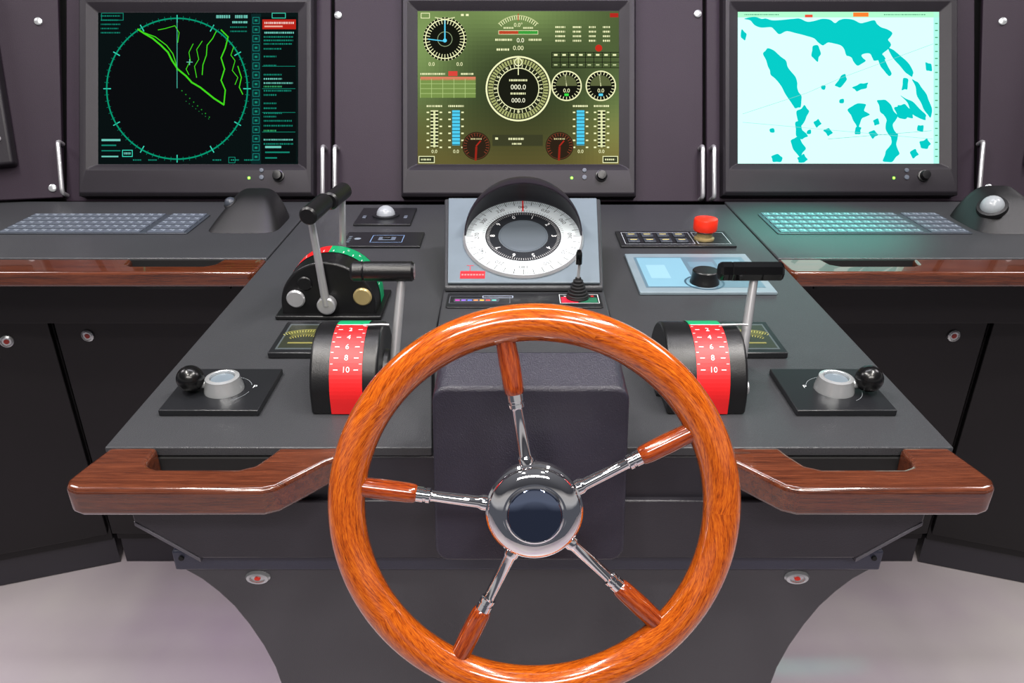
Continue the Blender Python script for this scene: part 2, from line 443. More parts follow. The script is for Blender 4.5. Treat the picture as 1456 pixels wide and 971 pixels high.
for a, b in (((-.082, .002, .155), (-.018, -.006, .157)), ((-.012, -.010, .155), (.055, -.016, .153))):
    M, L = align(a, b); r = .0115
    lathe('grip', [(0, 0), (r*.8, 0), (r, r*.25), (r, L-r*.25), (r*.8, L), (0, L)], M_BLACK, th, M, 32)

# ------------------------------------------------------------ rotary tiller plates
def tiller(label, x0, x1, y0, y1, kx, bx, by, sg):
    xc, yc = (x0+x1)/2, (y0+y1)/2
    t = thing('rotary_tiller', label, 'joystick', (xc, yc, .8003), group='rotary tillers')
    hx, hy = (x1-x0)/2, (y1-y0)/2
    box('base_plate', -hx, hx, -hy, hy, 0, .007, M_PLATE, t, bevel=.001)
    k = kx-xc
    A = Art(lambda x, y, l: (x, y, .0072+.0001*l))
    A.ring(k, -.002, .029, .0295, (130, 136, 140), 40, 20 if sg < 0 else 60, 120 if sg < 0 else 160)
    A.ring(k, -.002, .029, .0295, (130, 136, 140), 40, -60, -10)
    A.text('P', k-.030 if sg > 0 else k+.032, .004, .009, (200, 205, 208))
    A.build('dial_marks', M_PRINT, t)
    M = Matrix.Translation((k, -.002, .007))
    lathe('collar', [(0, 0), (.0215, 0), (.0212, .003), (.0185, .013), (.0182, .0155), (.0145, .0165), (.0135, .0160), (.0130, .012), (0, .012)], M_SILV, t, M, 48, ang=25)
    lathe('cap', [(0, .012), (.0128, .012), (.0124, .0135), (0, .0138)], M_LGREY, t, M, 32)
    e = (bx-xc, by-yc, .023)
    tubepath('arm', [(k+sg*.014, -.002, .014), (k+sg*.026, -.003, .015), e], [.0065, .0055, .005], M_SILV, t)
    sphere('ball_knob', e, .0148, M_SATIN, t)
tiller('square black plate with silver rotary lever and black ball', -.374, -.268, .703, .799, -.319, -.352, .744, -1)
tiller('square black plate with silver rotary lever and glossy black ball', .301, .407, .703, .799, .357, .391, .744, 1)

# ------------------------------------------------------------ small gauges beside throttles
for x0, x1 in ((-.2975, -.222), (.258, .336)):
    xc = (x0+x1)/2
    g = thing('panel_gauge', 'square black-framed gauge with dim yellow-green dial beside throttle', 'gauge', (xc, .886, .8003), group='small square gauges')
    h = (x1-x0)/2
    box('frame', -h, h, -.047, .047, 0, .008, M_PLATE, g, bevel=.0015)
    A = Art(lambda x, y, l: (x, y, .0083+.0001*l))
    A.rect(-h*.82, -.038, h*.82, .038, (66, 72, 74)); A.up()
    A.rect(-h*.76, -.034, h*.76, .034, (38, 41, 32)); A.up()
    A.ring(0, -.03, .036, .050, (72, 72, 36), 24, 56, 124)
    A.up()
    for r0 in (.034, .050): A.ring(0, -.03, r0, r0+.0007, (136, 132, 70), 24, 52, 128)
    A.ticks(0, -.03, .029, .033, 14, .0010, (140, 134, 66), 50, 136); A.ticks(0, -.03, .043, .048, 20, .0009, (150, 146, 76), 50, 136)
    A.rect(-.02, -.022, .02, -.018, (110, 106, 58))
    A.build('dial', M_LIT, g)

# ------------------------------------------------------------ compass unit
cu = thing('compass_repeater', 'grey compass repeater with white ring dial and smoked hood', 'compass', (CX, 1.03, .8115))
hexa('wedge_base', [(-.114, 0, 0), (.114, 0, 0), (.126, .24, 0), (-.126, .24, 0), (-.114, 0, .008), (.114, 0, .008), (.126, .1926, .086), (-.126, .1926, .086)], M_TOP, cu, bevel=.003, seg=3)
T22 = radians(22)
MP = Matrix.Translation((0, 0, .0088)) @ Matrix.Rotation(T22, 4, 'X')
def onplate(o):
    o.data.transform(MP); return o
onplate(poly_prism('face_plate', [(-.109, .004), (.109, .004), (.119, .203), (-.119, .203)], 0, .004, M_LGREY, cu, bevel=.001))
Cy = .1022
onplate(lathe('bowl_rim', [(.080, .004), (.091, .004), (.0915, .0065), (.0895, .0092), (.0875, .0084), (.080, .0084)], M_STEEL, cu, Matrix.Translation((0, Cy, 0)), 72))
A = Art(lambda x, y, l: (x, y+Cy, .0086+.0002*l))
A.disc(0, 0, .0875, (206, 213, 216), 72); A.up()
A.ring(0, 0, .0862, .0867, (70, 70, 70), 72)
A.ticks(0, 0, .0795, .0855, 180, .0006, (50, 50, 50)); A.ticks(0, 0, .076, .0855, 36, .0011, (25, 25, 25)); A.ticks(0, 0, .0585, .0625, 90, .0006, (60, 60, 60))
for i in range(12):
    a = radians(90-30*i); A.text('%03d' % (i*30), .0700*cos(a), .0700*sin(a), .0095, (20, 20, 20), a-pi/2)
A.ring(0, 0, .0375, .0575, (34, 36, 40), 72); A.up()
A.ticks(0, 0, .0515, .0555, 100, .0006, (190, 190, 190))
for i in range(10):
    a = radians(90+18-36*i); A.text(str(i), .0462*cos(a), .0462*sin(a), .0105, (235, 235, 235), a-pi/2)
A.disc(0, 0, .0375, (84, 91, 98), 48); A.up(); A.ring(0, 0, .035, .0356, (66, 74, 82), 48)
A.line([(0, .060), (0, .086)], .0022, (220, 30, 20))
onplate(A.build('dial', M_LIT, cu, label='white compass ring with black degree marks'))
A = Art(lambda x, y, l: (x, y, .0043+.0002*l))
A.rect(-.092, .012, -.056, .028, (190, 28, 38)); A.up()
A.line([(-.078, .028), (-.078, .040)], .0008, (200, 50, 60)); A.line([(-.083, .040), (-.073, .040)], .0008, (200, 50, 60))
for i in range(8): A.rect(-.090+i*.0042, .0185, -.0872+i*.0042, .0215, (225, 120, 120))
onplate(A.build('red_marking', M_PRINT, cu))
def hood():
    bm = bmesh.new(); R = .089; n = 32; k = 14; rows = []
    for sh in (0, 1):
        r = R-.0022*sh; g = []
        for i in range(k+1):
            el = radians(90*i/k)
            g.append([bm.verts.new((r*cos(radians(180*j/n)), r*sin(radians(180*j/n))*cos(el), r*.98*sin(radians(180*j/n))*sin(el))) for j in range(n+1)])
        rows.append(g)
    for g in rows:
        for i in range(k):
            for j in range(n):
                try: bm.faces.new((g[i][j], g[i][j+1], g[i+1][j+1], g[i+1][j]))
                except Exception: pass
    a, b = rows
    for j in range(n):
        bm.faces.new((a[k][j], a[k][j+1], b[k][j+1], b[k][j]))
    bmesh.ops.remove_doubles(bm, verts=bm.verts, dist=1e-5)
    bm.transform(Matrix.Translation((0, Cy, .0095)) @ Matrix.Rotation(radians(-10), 4, 'X'))
    return finish(bm, 'hood', M_HOOD, cu, ang=60, label='smoked dark dome hood')
onplate(hood())

ks = thing('control_strip', 'small dark control strip with coloured bar and lamps', 'control panel', (CX, 1.0, .8112))
poly_prism('strip_plate', rrect(-.108, .108, -.03, .022, .004), 0, .002, M_PLATE, ks, bevel=.0005)
A = Art(lambda x, y, l: (x, y, .0022+.0001*l))
A.frame(-.104, -.016, -.020, .010, .0008, (90, 92, 100))
A.poly(rrect(-.098, -.035, -.012, .002, .003), (60, 62, 72)); A.up()
cols = [(190, 50, 160), (130, 90, 220), (90, 110, 220), (220, 130, 70), (230, 170, 60), (220, 70, 60), (90, 180, 160)]
for i, c in enumerate(cols): A.rect(-.096+i*.0085, -.007, -.090+i*.0085, -.003, c)
A.frame(-.058, .004, -.016, .011, .001, (170, 180, 200))
A.frame(.050, -.016, .104, .016, .001, (200, 205, 205)); A.rect(.052, -.014, .075, .006, (220, 25, 50)); A.rect(.078, -.014, .102, .004, (30, 90, 66)); A.up()
A.text('X', .096, .009, .008, (230, 60, 50)); A.rect(.056, .008, .066, .0095, (230, 230, 230))
A.build('printed_legend', M_LIT, ks)
js = thing('joystick', 'small black joystick with pleated rubber boot', 'joystick', (.092, 1.004, .8136))
prof = [(0, 0), (.016, 0), (.016, .002)]
for i in range(6):
    r = .0155-.0017*i; z = .003+.0042*i; prof += [(r, z), (r, z+.002), (r-.0025, z+.003)]
prof += [(.004, .030), (0, .030)]
lathe('boot', prof, M_RUB, js, None, 28, ang=20)
rod('stick', (0, 0, .028), (.001, .002, .052), .0022, M_STEEL, js)
lathe('stick_grip', [(0, .050), (.0045, .050), (.0048, .054), (.0042, .066), (.0025, .070), (0, .071)], M_SHINY, js, None, 20)

# ------------------------------------------------------------ small units on console top
def plate_thing(name, label, cat, x0, x1, y0, y1, h=.004, m=M_PLATE, z=.8003, group=None):
    xc, yc = (x0+x1)/2, (y0+y1)/2
    t = thing(name, label, cat, (xc, yc, z), group=group)
    hx, hy = (x1-x0)/2, (y1-y0)/2
    box('base_plate', -hx, hx, -hy, hy, 0, h, m, t, bevel=.001)
    return t, hx, hy
t, hx, hy = plate_thing('trackball', 'pale trackball set in small black panel', 'trackball', -.297, -.190, 1.392, 1.505, .004)
lathe('ring', [(.018, .004), (.026, .004), (.026, .007), (.020, .008), (.018, .006)], M_PLATE, t, None, 36)
sphere('ball', (0, 0, .006), .018, M_BALL, t)
box('button', .036, .043, -.02, -.004, .004, .006, M_KEY, t); box('button', -.043, -.036, -.02, -.004, .004, .006, M_KEY, t)
t, hx, hy = plate_thing('keypad_unit', 'small black keypad with blue-edged button', 'control panel', -.296, -.158, 1.262, 1.343, .004)
A = Art(lambda x, y, l: (x, y, .0043+.0001*l))
A.frame(-.02, -.02, .035, .02, .0012, (120, 150, 190)); A.disc(-.045, 0, .006, (120, 130, 140)); A.rect(-.008, -.008, .022, .01, (90, 100, 115))
for i in range(4): A.rect(-.062, -.02+i*.01, -.056, -.016+i*.01, (100, 110, 120))
A.build('printed_legend', M_PRINT, t); box('push_button', 0, .014, -.004, .008, .004, .008, M_BLACK, t, bevel=.001)

t, hx, hy = plate_thing('alarm_keypad', 'black alarm keypad with white frames and small lit keys', 'control panel', .187, .386, 1.263, 1.349, .004)
A = Art(lambda x, y, l: (x, y, .0043+.0001*l))
A.frame(-.090, -.033, .030, .033, .0010, (180, 186, 192)); A.frame(.036, -.033, .092, .033, .0010, (180, 186, 192))
A.build('printed_frame', M_PRINT, t)
for i in range(4):
    for j in range(2):
        x = -.084+i*.028; y = -.026+j*.031
        kx = box('key', x, x+.020, y, y+.020, .004, .0065, M_KB, t, bevel=.0006)
        A = Art(lambda x_, y_, l: (x_, y_, .0068)); A.rect(x+.004, y+.009, x+.016, y+.0125, (206, 190, 120)); A.rect(x+.004, y+.004, x+.012, y+.006, (120, 130, 140)); A.build('key_legend', M_PRINT, kx)
es = thing('emergency_stop', 'red mushroom emergency stop button on metal collar', 'button', (.3375, 1.300, .8048))
lathe('collar', [(0, 0), (.0175, 0), (.0175, .003), (.0135, .005), (.0135, .012), (0, .012)], M_YEL, es, None, 32)
lathe('stem', [(0, .012), (.011, .012), (.011, .017), (0, .017)], M_SILV, es, None, 32)
lathe('button_head', [(0, .016), (.0195, .016), (.0208, .019), (.0208, .034), (.0195, .037), (.012, .0385), (0, .039)], M_RED, es, None, 40)
t, hx, hy = plate_thing('rotary_dial_panel', 'pale blue-grey panel with lit display and black rotary knob', 'control panel', .187, .388, 1.046, 1.2187, .005, M_PALE)
A = Art(lambda x, y, l: (x, y, .0053+.0001*l))
A.rect(-hx+.012, -hy+.018, hx-.012, hy-.018, (80, 104, 118)); A.up()
A.rect(-hx+.016, -hy+.022, -.012, hy-.022, (108, 148, 166)); A.rect(.040, -hy+.045, hx-.02, hy-.03, (92, 122, 138)); A.rect(-.005, .02, .035, .045, (88, 118, 134)); A.up()
A.ring(.002, -.048, .027, .030, (48, 74, 90), 40); A.rect(-hx+.026, -.03, -hx+.056, .03, (124, 162, 178))
A.build('display', M_LIT, t, label='pale blue lit display')
lathe('knob', [(0, .005), (.022, .005), (.0215, .009), (.0205, .011), (.0195, .024), (.018, .0255), (0, .0255)], M_BLACK, t, Matrix.Translation((.002, -.048, 0)), 40)

# ------------------------------------------------------------ side desks
def mir(x, sg): return x if sg < 0 else 2*CX-x
for sg in (-1, 1):
    d = thing('side_desk', 'dark grey side desk with mahogany front rail', 'desk', (CX+sg*.80, 1.38, 0), group='side desks')
    ox = CX+sg*.80
    def X(x): return mir(x, sg)-ox
    def bx(name, xa, xb, y0, y1, z0, z1, m, bevel=.0015, **k):
        a, b = sorted((X(xa), X(xb))); return box(name, a, b, y0-1.38, y1-1.38, z0, z1, m, d, bevel=bevel, **k)
    bx('desktop', -.4045, -1.30, 1.205, 1.56, .778, .8025, M_TOP, .002)
    bx('apron', -.4145, -1.30, 1.26, 1.40, .66, .777, M_CAB)
    o = [(-.4045, 1.204), (-.4045, 1.150), (-.412, 1.139), (-1.30, 1.139), (-1.30, 1.204), (-.626, 1.204), (-.622, 1.178), (-.612, 1.170), (-.495, 1.170), (-.482, 1.178), (-.475, 1.204)]
    poly_prism('handrail', [(X(x), y-1.38) for x, y in o], .776, .8015, M_RAIL, d, bevel=.005, seg=4, label='mahogany rail with handhold')
    bx('handhold_shade', -.470, -.632, 1.199, 1.2045, .75, .8005, M_DARK, 0)  # near-black sheet over the desktop front, shade painted into the rail notch

# ------------------------------------------------------------ cabinets under side desks
for sg in (-1, 1):
    for kind_ in (0, 1):
        lbl = 'black base cabinet with flush door and round chrome lock'
        if kind_ == 0:
            c = thing('base_cabinet', lbl, 'cabinet', (mir(-.89, sg), 1.36, 0), group='black base cabinets')
            s = -sg; W = .44; lockx = .064
        else:
            c = thing('base_cabinet', lbl, 'cabinet', (mir(-.893, sg), 1.36, 0), rz=(18.7 if sg < 0 else -18.7), group='black base cabinets')
            s = sg; W = .42; lockx = .080
        def bb(name, a, b, y0, y1, z0, z1, m, bevel=.0015, par=c):
            a, b = sorted((s*a, s*b)); return box(name, a, b, y0, y1, z0, z1, m, par, bevel=bevel)
        bb('carcass', .0, W, .02, .5, .075, .655, M_CAB)
        bb('kickboard', .0, W+.0, .03, .1, .002, .078, M_BODY, .001)
        dr = bb('door', .003, W-.003, 0, .018, .105, .652, M_CAB, .002)
        M, L = align((s*lockx, .001, .590), (s*lockx, -.006, .590))
        lathe('lock', [(0, 0), (.0125, 0), (.012, .004), (.009, .006), (.008, .004), (0, .004)], M_SILV, dr, M, 28, label='round chrome lock')
        A = Art(lambda x, y, l: (s*lockx+x, -.0035, .590+y)); A.disc(0, 0, .005, (150, 40, 30), 20); A.build('lock_cylinder', M_PRINT, dr)
box_c = thing('rear_base_cabinet', 'black base cabinet standing behind the console pedestal', 'cabinet', (CX, 1.40, 0))
box('carcass', -.46, .46, .012, .45, .002, .655, M_CAB, box_c)
box('front_panel', -.45, .45, .0, .011, .08, .65, M_CAB, box_c)

# ------------------------------------------------------------ back instrument panels
TH = 25.3
def pframe(u, v, t):
    """centre of an item on the leaning rear bulkhead (metres along bulkhead)"""
    k = t/1094.0
    a = (u-728)*k; b = (485.5-v)*k; q = radians(TH)
    return Vector((a, t*cos(q)+b*sin(q), 1.22-t*sin(q)+b*cos(q)))
PB = .0014625
def panel_lock(x, y, o):
    lathe('lock', [(0, 0), (.0082, 0), (.0078, .003), (.0055, .0045), (0, .0045)], M_SILV, o, Matrix.Translation((x, y, 0)), 24)
def panel_handle(x, o):
    y0, y1 = .006, .112; h = .026
    tubepath('handle', [(x, y0, 0), (x, y0, h*.7), (x, y0+.002, h*.92), (x, y0+.008, h), (x, y1-.008, h), (x, y1-.002, h*.92), (x, y1, h*.7), (x, y1, 0)], .0044, M_STEEL, o, label='slim vertical steel handle')
def back_panel(u0, u1, label, hands, locks):
    um = (u0+u1)/2
    o = thing('instrument_panel', label, 'panel', pframe(um, 288, 1.60), rx=90-TH, group='leaning rear instrument panels')
    w = (u1-u0)/2*PB
    poly_prism('panel_sheet', [(-w, .002), (w, .002), (w, .52), (-w, .52)], -.012, 0, M_PANEL, o, bevel=.002)
    for u in hands: panel_handle((u-um)*PB, o)
    for u, v in locks: panel_lock((u-um)*PB, (288-v)*PB, o)
    return o
back_panel(94, 470.5, 'violet-grey metal panel carrying a radar monitor', [463], [])
back_panel(475.5, 999.5, 'wide violet-grey metal panel carrying the conning monitor', [480, 995], [(481, 22), (992, 20)])
back_panel(1004.5, 1386, 'violet-grey metal panel carrying a chart monitor', [1011], [])
for sg in (-1, 1):
    u = 89 if sg < 0 else 1391
    o = thing('instrument_panel', 'violet-grey angled instrument panel with slim steel handle', 'panel', group='leaning rear instrument panels')
    MW = Matrix.Translation(pframe(u, 288, 1.60)+Vector((-sg*.006, -.004, .010))) @ Matrix.Rotation(radians(-sg*11), 4, 'Z') @ Matrix.Rotation(radians(90-TH), 4, 'X')
    o.matrix_world = MW
    poly_prism('panel_sheet', [(0, .002), (sg*.5, .002), (sg*.5, .55), (-sg*.03, .55)], -.012, 0, M_PANEL, o, bevel=.002)
    panel_handle(-sg*.008, o)
    panel_lock(sg*.018, .022, o); panel_lock(sg*.018, .366, o)
    m2 = thing('monitor', 'dark monitor housing mounted on angled instrument panel', 'monitor', group='console monitors')
    m2.matrix_world = MW @ Matrix.Translation((sg*.262, .208, .002)) @ Matrix.Rotation(radians(-sg*4), 4, 'Z')
    box('housing', -.175, .175, -.152, .22, 0, .028, M_BEZEL, m2, bevel=.006, seg=3)
    box('screen', -.15, .15, -.08, .20, .028, .0285, M_SHINY, m2, bevel=0)
    lathe('button', [(0, .028), (.006, .028), (.006, .031), (0, .031)], M_STEEL, m2, Matrix.Translation((-sg*.155, -.10, 0)), 16)
bk = thing('rear_support_frame', 'black frame behind the leaning instrument panels', 'frame', pframe(728, 288, 1.60)+Vector((0, .02, 0)), rx=90-TH)
box('frame_board', -1.6, 1.6, .0, .58, -.05, -.02, M_DARK, bk, bevel=.001)

# ------------------------------------------------------------ monitors
KM = 1.568/1094
def monitor(label, u0, u1, su0, su1, sv0, sv1, vb, draw, dm):
    uc = (su0+su1)/2; vc = (sv0+sv1)/2
    o = thing('monitor', label, 'monitor', pframe(uc, vc, 1.568), rx=90-TH, group='console monitors')
    def P(u, v): return ((u-uc)*KM, (vc-v)*KM)
    vt = -22
    bm = bmesh.new()
    def loop(a0, a1, b0, b1, z): return [bm.verts.new((*P(a0, b1), z)), bm.verts.new((*P(a1, b1), z)), bm.verts.new((*P(a1, b0), z)), bm.verts.new((*P(a0, b0), z))]
    Ls = [loop(u0, u1, vt, vb, -.0315), loop(u0, u1, vt, vb, -.006), loop(u0+3, u1-3, vt+3, vb-4, 0), loop(su0-14, su1+14, sv0-12, sv1+10, 0.0), loop(su0-10, su1+10, sv0-8, sv1+6, -.003), loop(su0, su1, sv0, sv1, -.010)]
    for A_, B_ in zip(Ls, Ls[1:]):
        for i in range(4): bm.faces.new((A_[i], A_[(i+1) % 4], B_[(i+1) % 4], B_[i]))
    bm.faces.new(Ls[0]); bm.faces.new(Ls[-1])
    finish(bm, 'housing', M_BEZEL, o, bevel=.0015, ang=20)
    A = Art(lambda u, v, l: (*P(u, v), -.0096+.00012*l))
    draw(A, su0, su1, sv0, sv1)
    A.build('screen', dm, o, label='lit display screen')
    du = su1
    x, y = P(du-68, 253); lathe('status_led', [(0, 0), (.0028, 0), (.002, .0015), (0, .002)], M_LED, o, Matrix.Translation((x, y, 0)), 12)
    for uu, vv, r in ((du-50, 242, .0045), (du-50, 252, .005)):
        x, y = P(uu, vv); lathe('button', [(0, 0), (r, 0), (r*.9, .002), (0, .0025)], M_KEY, o, Matrix.Translation((x, y, 0)), 20)
    x, y = P(du-26, 250); lathe('knob', [(0, 0), (.012, 0), (.012, .003), (.0095, .004), (.0085, .014), (0, .015)], M_BLACK, o, Matrix.Translation((x, y, 0)), 28)
    return o

def radar(A, x0, x1, y0, y1):
    T = (16, 132, 110); W = (110, 200, 184); BG = (4, 6, 9)
    A.rect(x0, y0, x1, y1, (3, 18, 18)); A.up()
    cx_, cy_ = 249, 124
    A.rect(x0, y0, 358, y1, (3, 13, 14)); A.up()
    A.disc(cx_, cy_, 101, BG, 72); A.up()
    A.ring(cx_, cy_, 99.7, 101.7, (0, 150, 112), 90); A.ticks(cx_, cy_, 98, 104, 72, .6, (0, 130, 100)); A.ticks(cx_, cy_, 95, 105, 12, 1.4, (60, 220, 190))
    A.up(); A.rect(369, y0+6, 419, y1-2, (2, 9, 10)); A.rect(355, y0+2, 369, y1, (5, 36, 36))
    A.up()
    A.line([(249, 24), (249, 123)], 1.0, (70, 180, 160))
    GR = (64, 215, 26)
    A.line([(193, 39), (202, 45), (214, 52), (226, 62), (236, 72), (242, 84), (250, 96), (262, 106), (270, 115), (282, 122), (292, 130), (302, 138), (316, 147)], 2.4, GR)
    A.line([(202, 44), (218, 50), (234, 62), (243, 74), (247, 86), (249, 98)], 1.3, GR)
    A.line([(222, 40), (232, 38), (246, 34), (252, 44), (250, 58)], 1.0, GR)
    A.line([(272, 60), (266, 72), (268, 84), (262, 96), (266, 104)], 1.0, GR)
    A.line([(285, 56), (277, 68), (280, 82), (274, 92), (277, 108)], 1.0, GR)
    A.line([(305, 42), (300, 52), (292, 62), (291, 76), (286, 90), (285, 104)], 1.3, GR)
    A.line([(312, 40), (322, 50), (318, 66), (312, 80), (317, 96), (312, 112), (318, 126), (316, 146)], 1.8, GR)
    A.line([(330, 64), (326, 76), (332, 84), (328, 98), (336, 108), (332, 118)], 1.0, GR)
    A.line([(336, 92), (341, 108), (338, 122), (343, 132)], 1.4, GR)
    for i in range(8): A.disc(256+i*5.6, 127+i*5.4, .9, (30, 150, 40), 8); A.disc(262+i*4.6, 142+i*3.6, .7, (30, 120, 60), 8)
    A.line([(263, 86), (271, 86)], 1, W); A.line([(267, 82), (267, 90)], 1, W)
    for i in range(5): A.scribble(140, 20+i*6, 28-3*(i % 2), 1.8, T)
    A.rect(141, 196, 168, 199, W); A.rect(141, 204, 162, 206, T); A.rect(141, 212, 168, 213.5, T); A.rect(141, 220, 165, 222, W)
    A.frame(171, 212, 185, 221, 1, (60, 220, 190)); A.scribble(173, 216.5, 10, 3, W)
    A.frame(141, 16, 172, 26, .9, T)
    A.scribble(305, 21, 20, 4.5, W); A.scribble(332, 21, 18, 4.5, W); A.scribble(328, 29, 22, 3, W)
    for i in range(2): A.scribble(325, 36+i*6, 24, 1.8, T)
    A.rect(371, 25, 419, 39, (185, 34, 22)); A.up(); A.scribble(374, 30, 42, 3, (245, 210, 200)); A.rect(374, 34, 400, 36, (240, 180, 160)); A.frame(385, 16, 404, 23, 1, (60, 200, 170)); A.scribble(374, 44, 42, 2.6, W)
    y = 50
    while y < 205:
        if random.random() < .75:
            A.scribble(373, y, random.choice((18, 26, 40, 42)), 2.2, random.choice((W, T, T, (50, 160, 100), T)))
        y += random.choice((5, 6, 7))
    for y in (92, 124, 158, 186): A.line([(371, y), (418, y)], .7, T)
    for y in range(22, 222, 13): A.frame(357.5, y, 366.5, y+9, .8, (20, 130, 120)); A.rect(360, y+3, 364, y+6, T)
    for u in (186, 208, 300, 326, 345): A.scribble(u, 226, 12, 2, T)
    A.frame(323, 222, 332, 230, .8, T); A.rect(375, 206, 398, 209, W); A.rect(375, 214, 410, 216, T); A.rect(375, 222, 392, 224, T)

def conning(A, x0, x1, y0, y1):
    n = 48; m = 36
    for i in range(n):
        for j in range(m):
            a = (i+.5)/n; b = (j+.5)/m
            d = math.hypot((a-.5)/.5, (b-.52)/.62)
            e = math.exp(-((a-.5)**2/.10+(b-.0)**2/.05)); lft = math.exp(-(a**2/.05+(b-.2)**2/.2)); rgt = math.exp(-((1-a)**2/.03+(b-.75)**2/.1))
            k = .44+.26*min(1, d)+.50*e+.46*lft+.30*rgt
            wm = max(0, b-.55)*1.0
            A.rect(x0+(x1-x0)*i/n, y0+(y1-y0)*j/m, x0+(x1-x0)*(i+1)/n, y0+(y1-y0)*(j+1)/m, (108*k*(1+wm*.7), 130*k*(1+wm*.02), 76*k*(1-wm*.2)))
    A.up()
    D = (18, 20, 12); W = (246, 248, 194); C = (90, 215, 250); R = (200, 44, 30)
    A.disc(632, 53, 31, D); A.up(); A.ring(632, 53, 27, 28.4, W); A.ticks(632, 53, 22, 31, 36, 1, W); A.ring(632, 53, 10, 10.8, (150, 170, 130), 32)
    A.line([(632, 26), (632, 56)], 1.8, C); A.line([(608, 53), (632, 56)], 1.4, C); A.disc(632, 55, 2.8, C, 16); A.line([(618, 22), (632, 25), (646, 22)], 1, W)
    A.text('0.0', 613, 89, 7.5, W, flip=-1); A.text('0.0', 653, 89, 7.5, W, flip=-1); A.frame(598, 16, 610, 23, .9, W)
    for u in (655, 662): A.rect(u, 17, u+4, 20, W)
    A.ring(737, 60, 40, 41.2, (200, 208, 150), 40, 225, 315); A.ticks(737, 60, 35, 40, 18, 1, W, 227, 317); A.line([(737, 17), (737, 26)], 1.2, R)
    A.text('0.0°', 737, 33, 8, W, flip=-1); A.scribble(716, 37, 14, 2.4, W); A.scribble(744, 37, 14, 2.4, W)
    A.rect(709, 41, 737, 46, (190, 70, 40)); A.rect(737, 41, 765, 46, (60, 160, 60)); A.frame(709, 41, 765, 46, .8, W); A.up()
    A.scribble(704, 54, 24, 3, W); A.text('0.0', 740, 55, 9, (255, 255, 220), flip=-1); A.scribble(752, 54, 18, 3, W); A.text('0.00', 737, 66, 9, W, flip=-1); A.scribble(706, 68, 18, 3, W)
    A.disc(737, 124, 47.5, (34, 38, 22)); A.up(); A.ring(737, 124, 44.3, 46.8, W); A.ring(737, 124, 36, 43, (168, 174, 112)); A.up(); A.ticks(737, 124, 37, 42.5, 60, 1.4, D); A.ticks(737, 124, 30.5, 35, 36, 1, W)
    A.ring(737, 124, 28.8, 30, W); A.disc(737, 124, 28, (24, 26, 16)); A.up(); A.line([(737, 80), (737, 104)], 1.4, W); A.ring(737, 86, 4.5, 6, W, 20)
    A.scribble(724, 112, 26, 2.8, W); A.text('000.0', 737, 122, 10, (255, 255, 225), flip=-1); A.scribble(726, 131, 22, 2.8, W); A.text('000.0', 737, 141, 9, (255, 255, 225), flip=-1)
    for a in range(0, 360, 30): A.text('%d' % (a//10), 737+33*sin(radians(a)), 124-33*cos(radians(a)), 5, W, flip=-1)
    for i in range(4): A.scribble(790, 36+i*6.5, 14, 2.6, W); A.scribble(815, 36+i*6.5, 12, 2.6, W); A.scribble(838, 36+i*6.5, 10, 2.6, W); A.scribble(858, 36+i*6.5, 10, 2.6, W)
    A.disc(852, 66, 5, R, 20); A.rect(868, 16, 880, 22, (180, 40, 30))
    for x in range(785, 881, 12): A.line([(x, 72), (x, 94)], .9, D)
    for y in (72, 79, 86, 94): A.line([(785, y), (881, y)], .9, D)
    for i in range(8): A.rect(788+12*i, 74.5, 793+12*i, 77, W); A.rect(788+12*i, 89, 793+12*i, 91, (190, 200, 150))
    for cxx in (806, 855):
        A.disc(cxx, 120, 22, D); A.up(); A.ring(cxx, 120, 20, 21.8, W); A.ticks(cxx, 120, 16, 19.5, 24, .9, W); A.poly([(cxx+15*cos(t*pi/12), 120-15*sin(t*pi/12)) for t in range(0, 13)], (92, 100, 62)); A.line([(cxx, 120), (cxx-2, 104)], 1.4, W)
        A.text('0.0', cxx, 127, 8, W, flip=-1); A.rect(cxx-3, 131, cxx+3, 134.5, (60, 230, 70) if cxx == 806 else C); A.lay -= 1
    A.up()
    A.rect(597, 110, 676, 137, (122, 148, 76)); A.rect(597, 107, 676, 112, (222, 128, 98)); A.up()
    for x in range(597, 677, 16): A.line([(x, 110), (x, 137)], .7, (180, 204, 130))
    for y in (117, 124, 131): A.line([(597, y), (676, y)], .7, (180, 204, 130))
    A.scribble(597, 103, 36, 2.6, W); A.rect(637, 99, 650, 106, (220, 70, 60)); A.scribble(655, 103, 18, 2.6, W)
    for x, c in ((617, W), (648, C), (826, C), (856, W)):
        A.scribble(x-11, 149, 22, 2.6, W)
        if c is C: A.rect(x-5.5, 155, x+5.5, 205, (80, 205, 240)); A.up(); [A.line([(x-5.5, yy), (x+5.5, yy)], .9, (30, 60, 60)) for yy in range(159, 205, 5)]
        else:
            A.rect(x-5, 155, x+5, 208, (46, 50, 32)); A.up(); A.rect(x-1.4, 155, x+1.4, 208, (220, 226, 170)); [A.line([(x-5, yy), (x+5, yy)], 1.6, W) for yy in range(156, 209, 5)]
        for yy in range(157, 208, 10): A.rect(x-11, yy, x-7.5, yy+2, W); A.rect(x+7.5, yy, x+11, yy+2, W)
        A.text('0.0', x, 214, 7, W, flip=-1)
    for cxx in (677, 796):
        A.disc(cxx, 206, 20, (44, 32, 20)); A.up(); A.ring(cxx, 206, 18, 18.8, (96, 56, 34)); A.ticks(cxx, 206, 14, 18, 20, .8, (140, 66, 44), 140, 410); A.line([(cxx, 208), (cxx-1, 226)], 3, (150, 36, 24)); A.line([(cxx, 206), (cxx+6, 199)], 2, (170, 40, 28))
        A.scribble(cxx-8, 196, 16, 2.2, (200, 190, 140)); A.lay -= 1
    A.up(); A.rect(700, 190, 772, 206, (60, 62, 38)); A.up(); A.scribble(723, 196, 22, 3, W); A.scribble(728, 203, 14, 2.4, W); A.rect(704, 194, 708, 197, W)
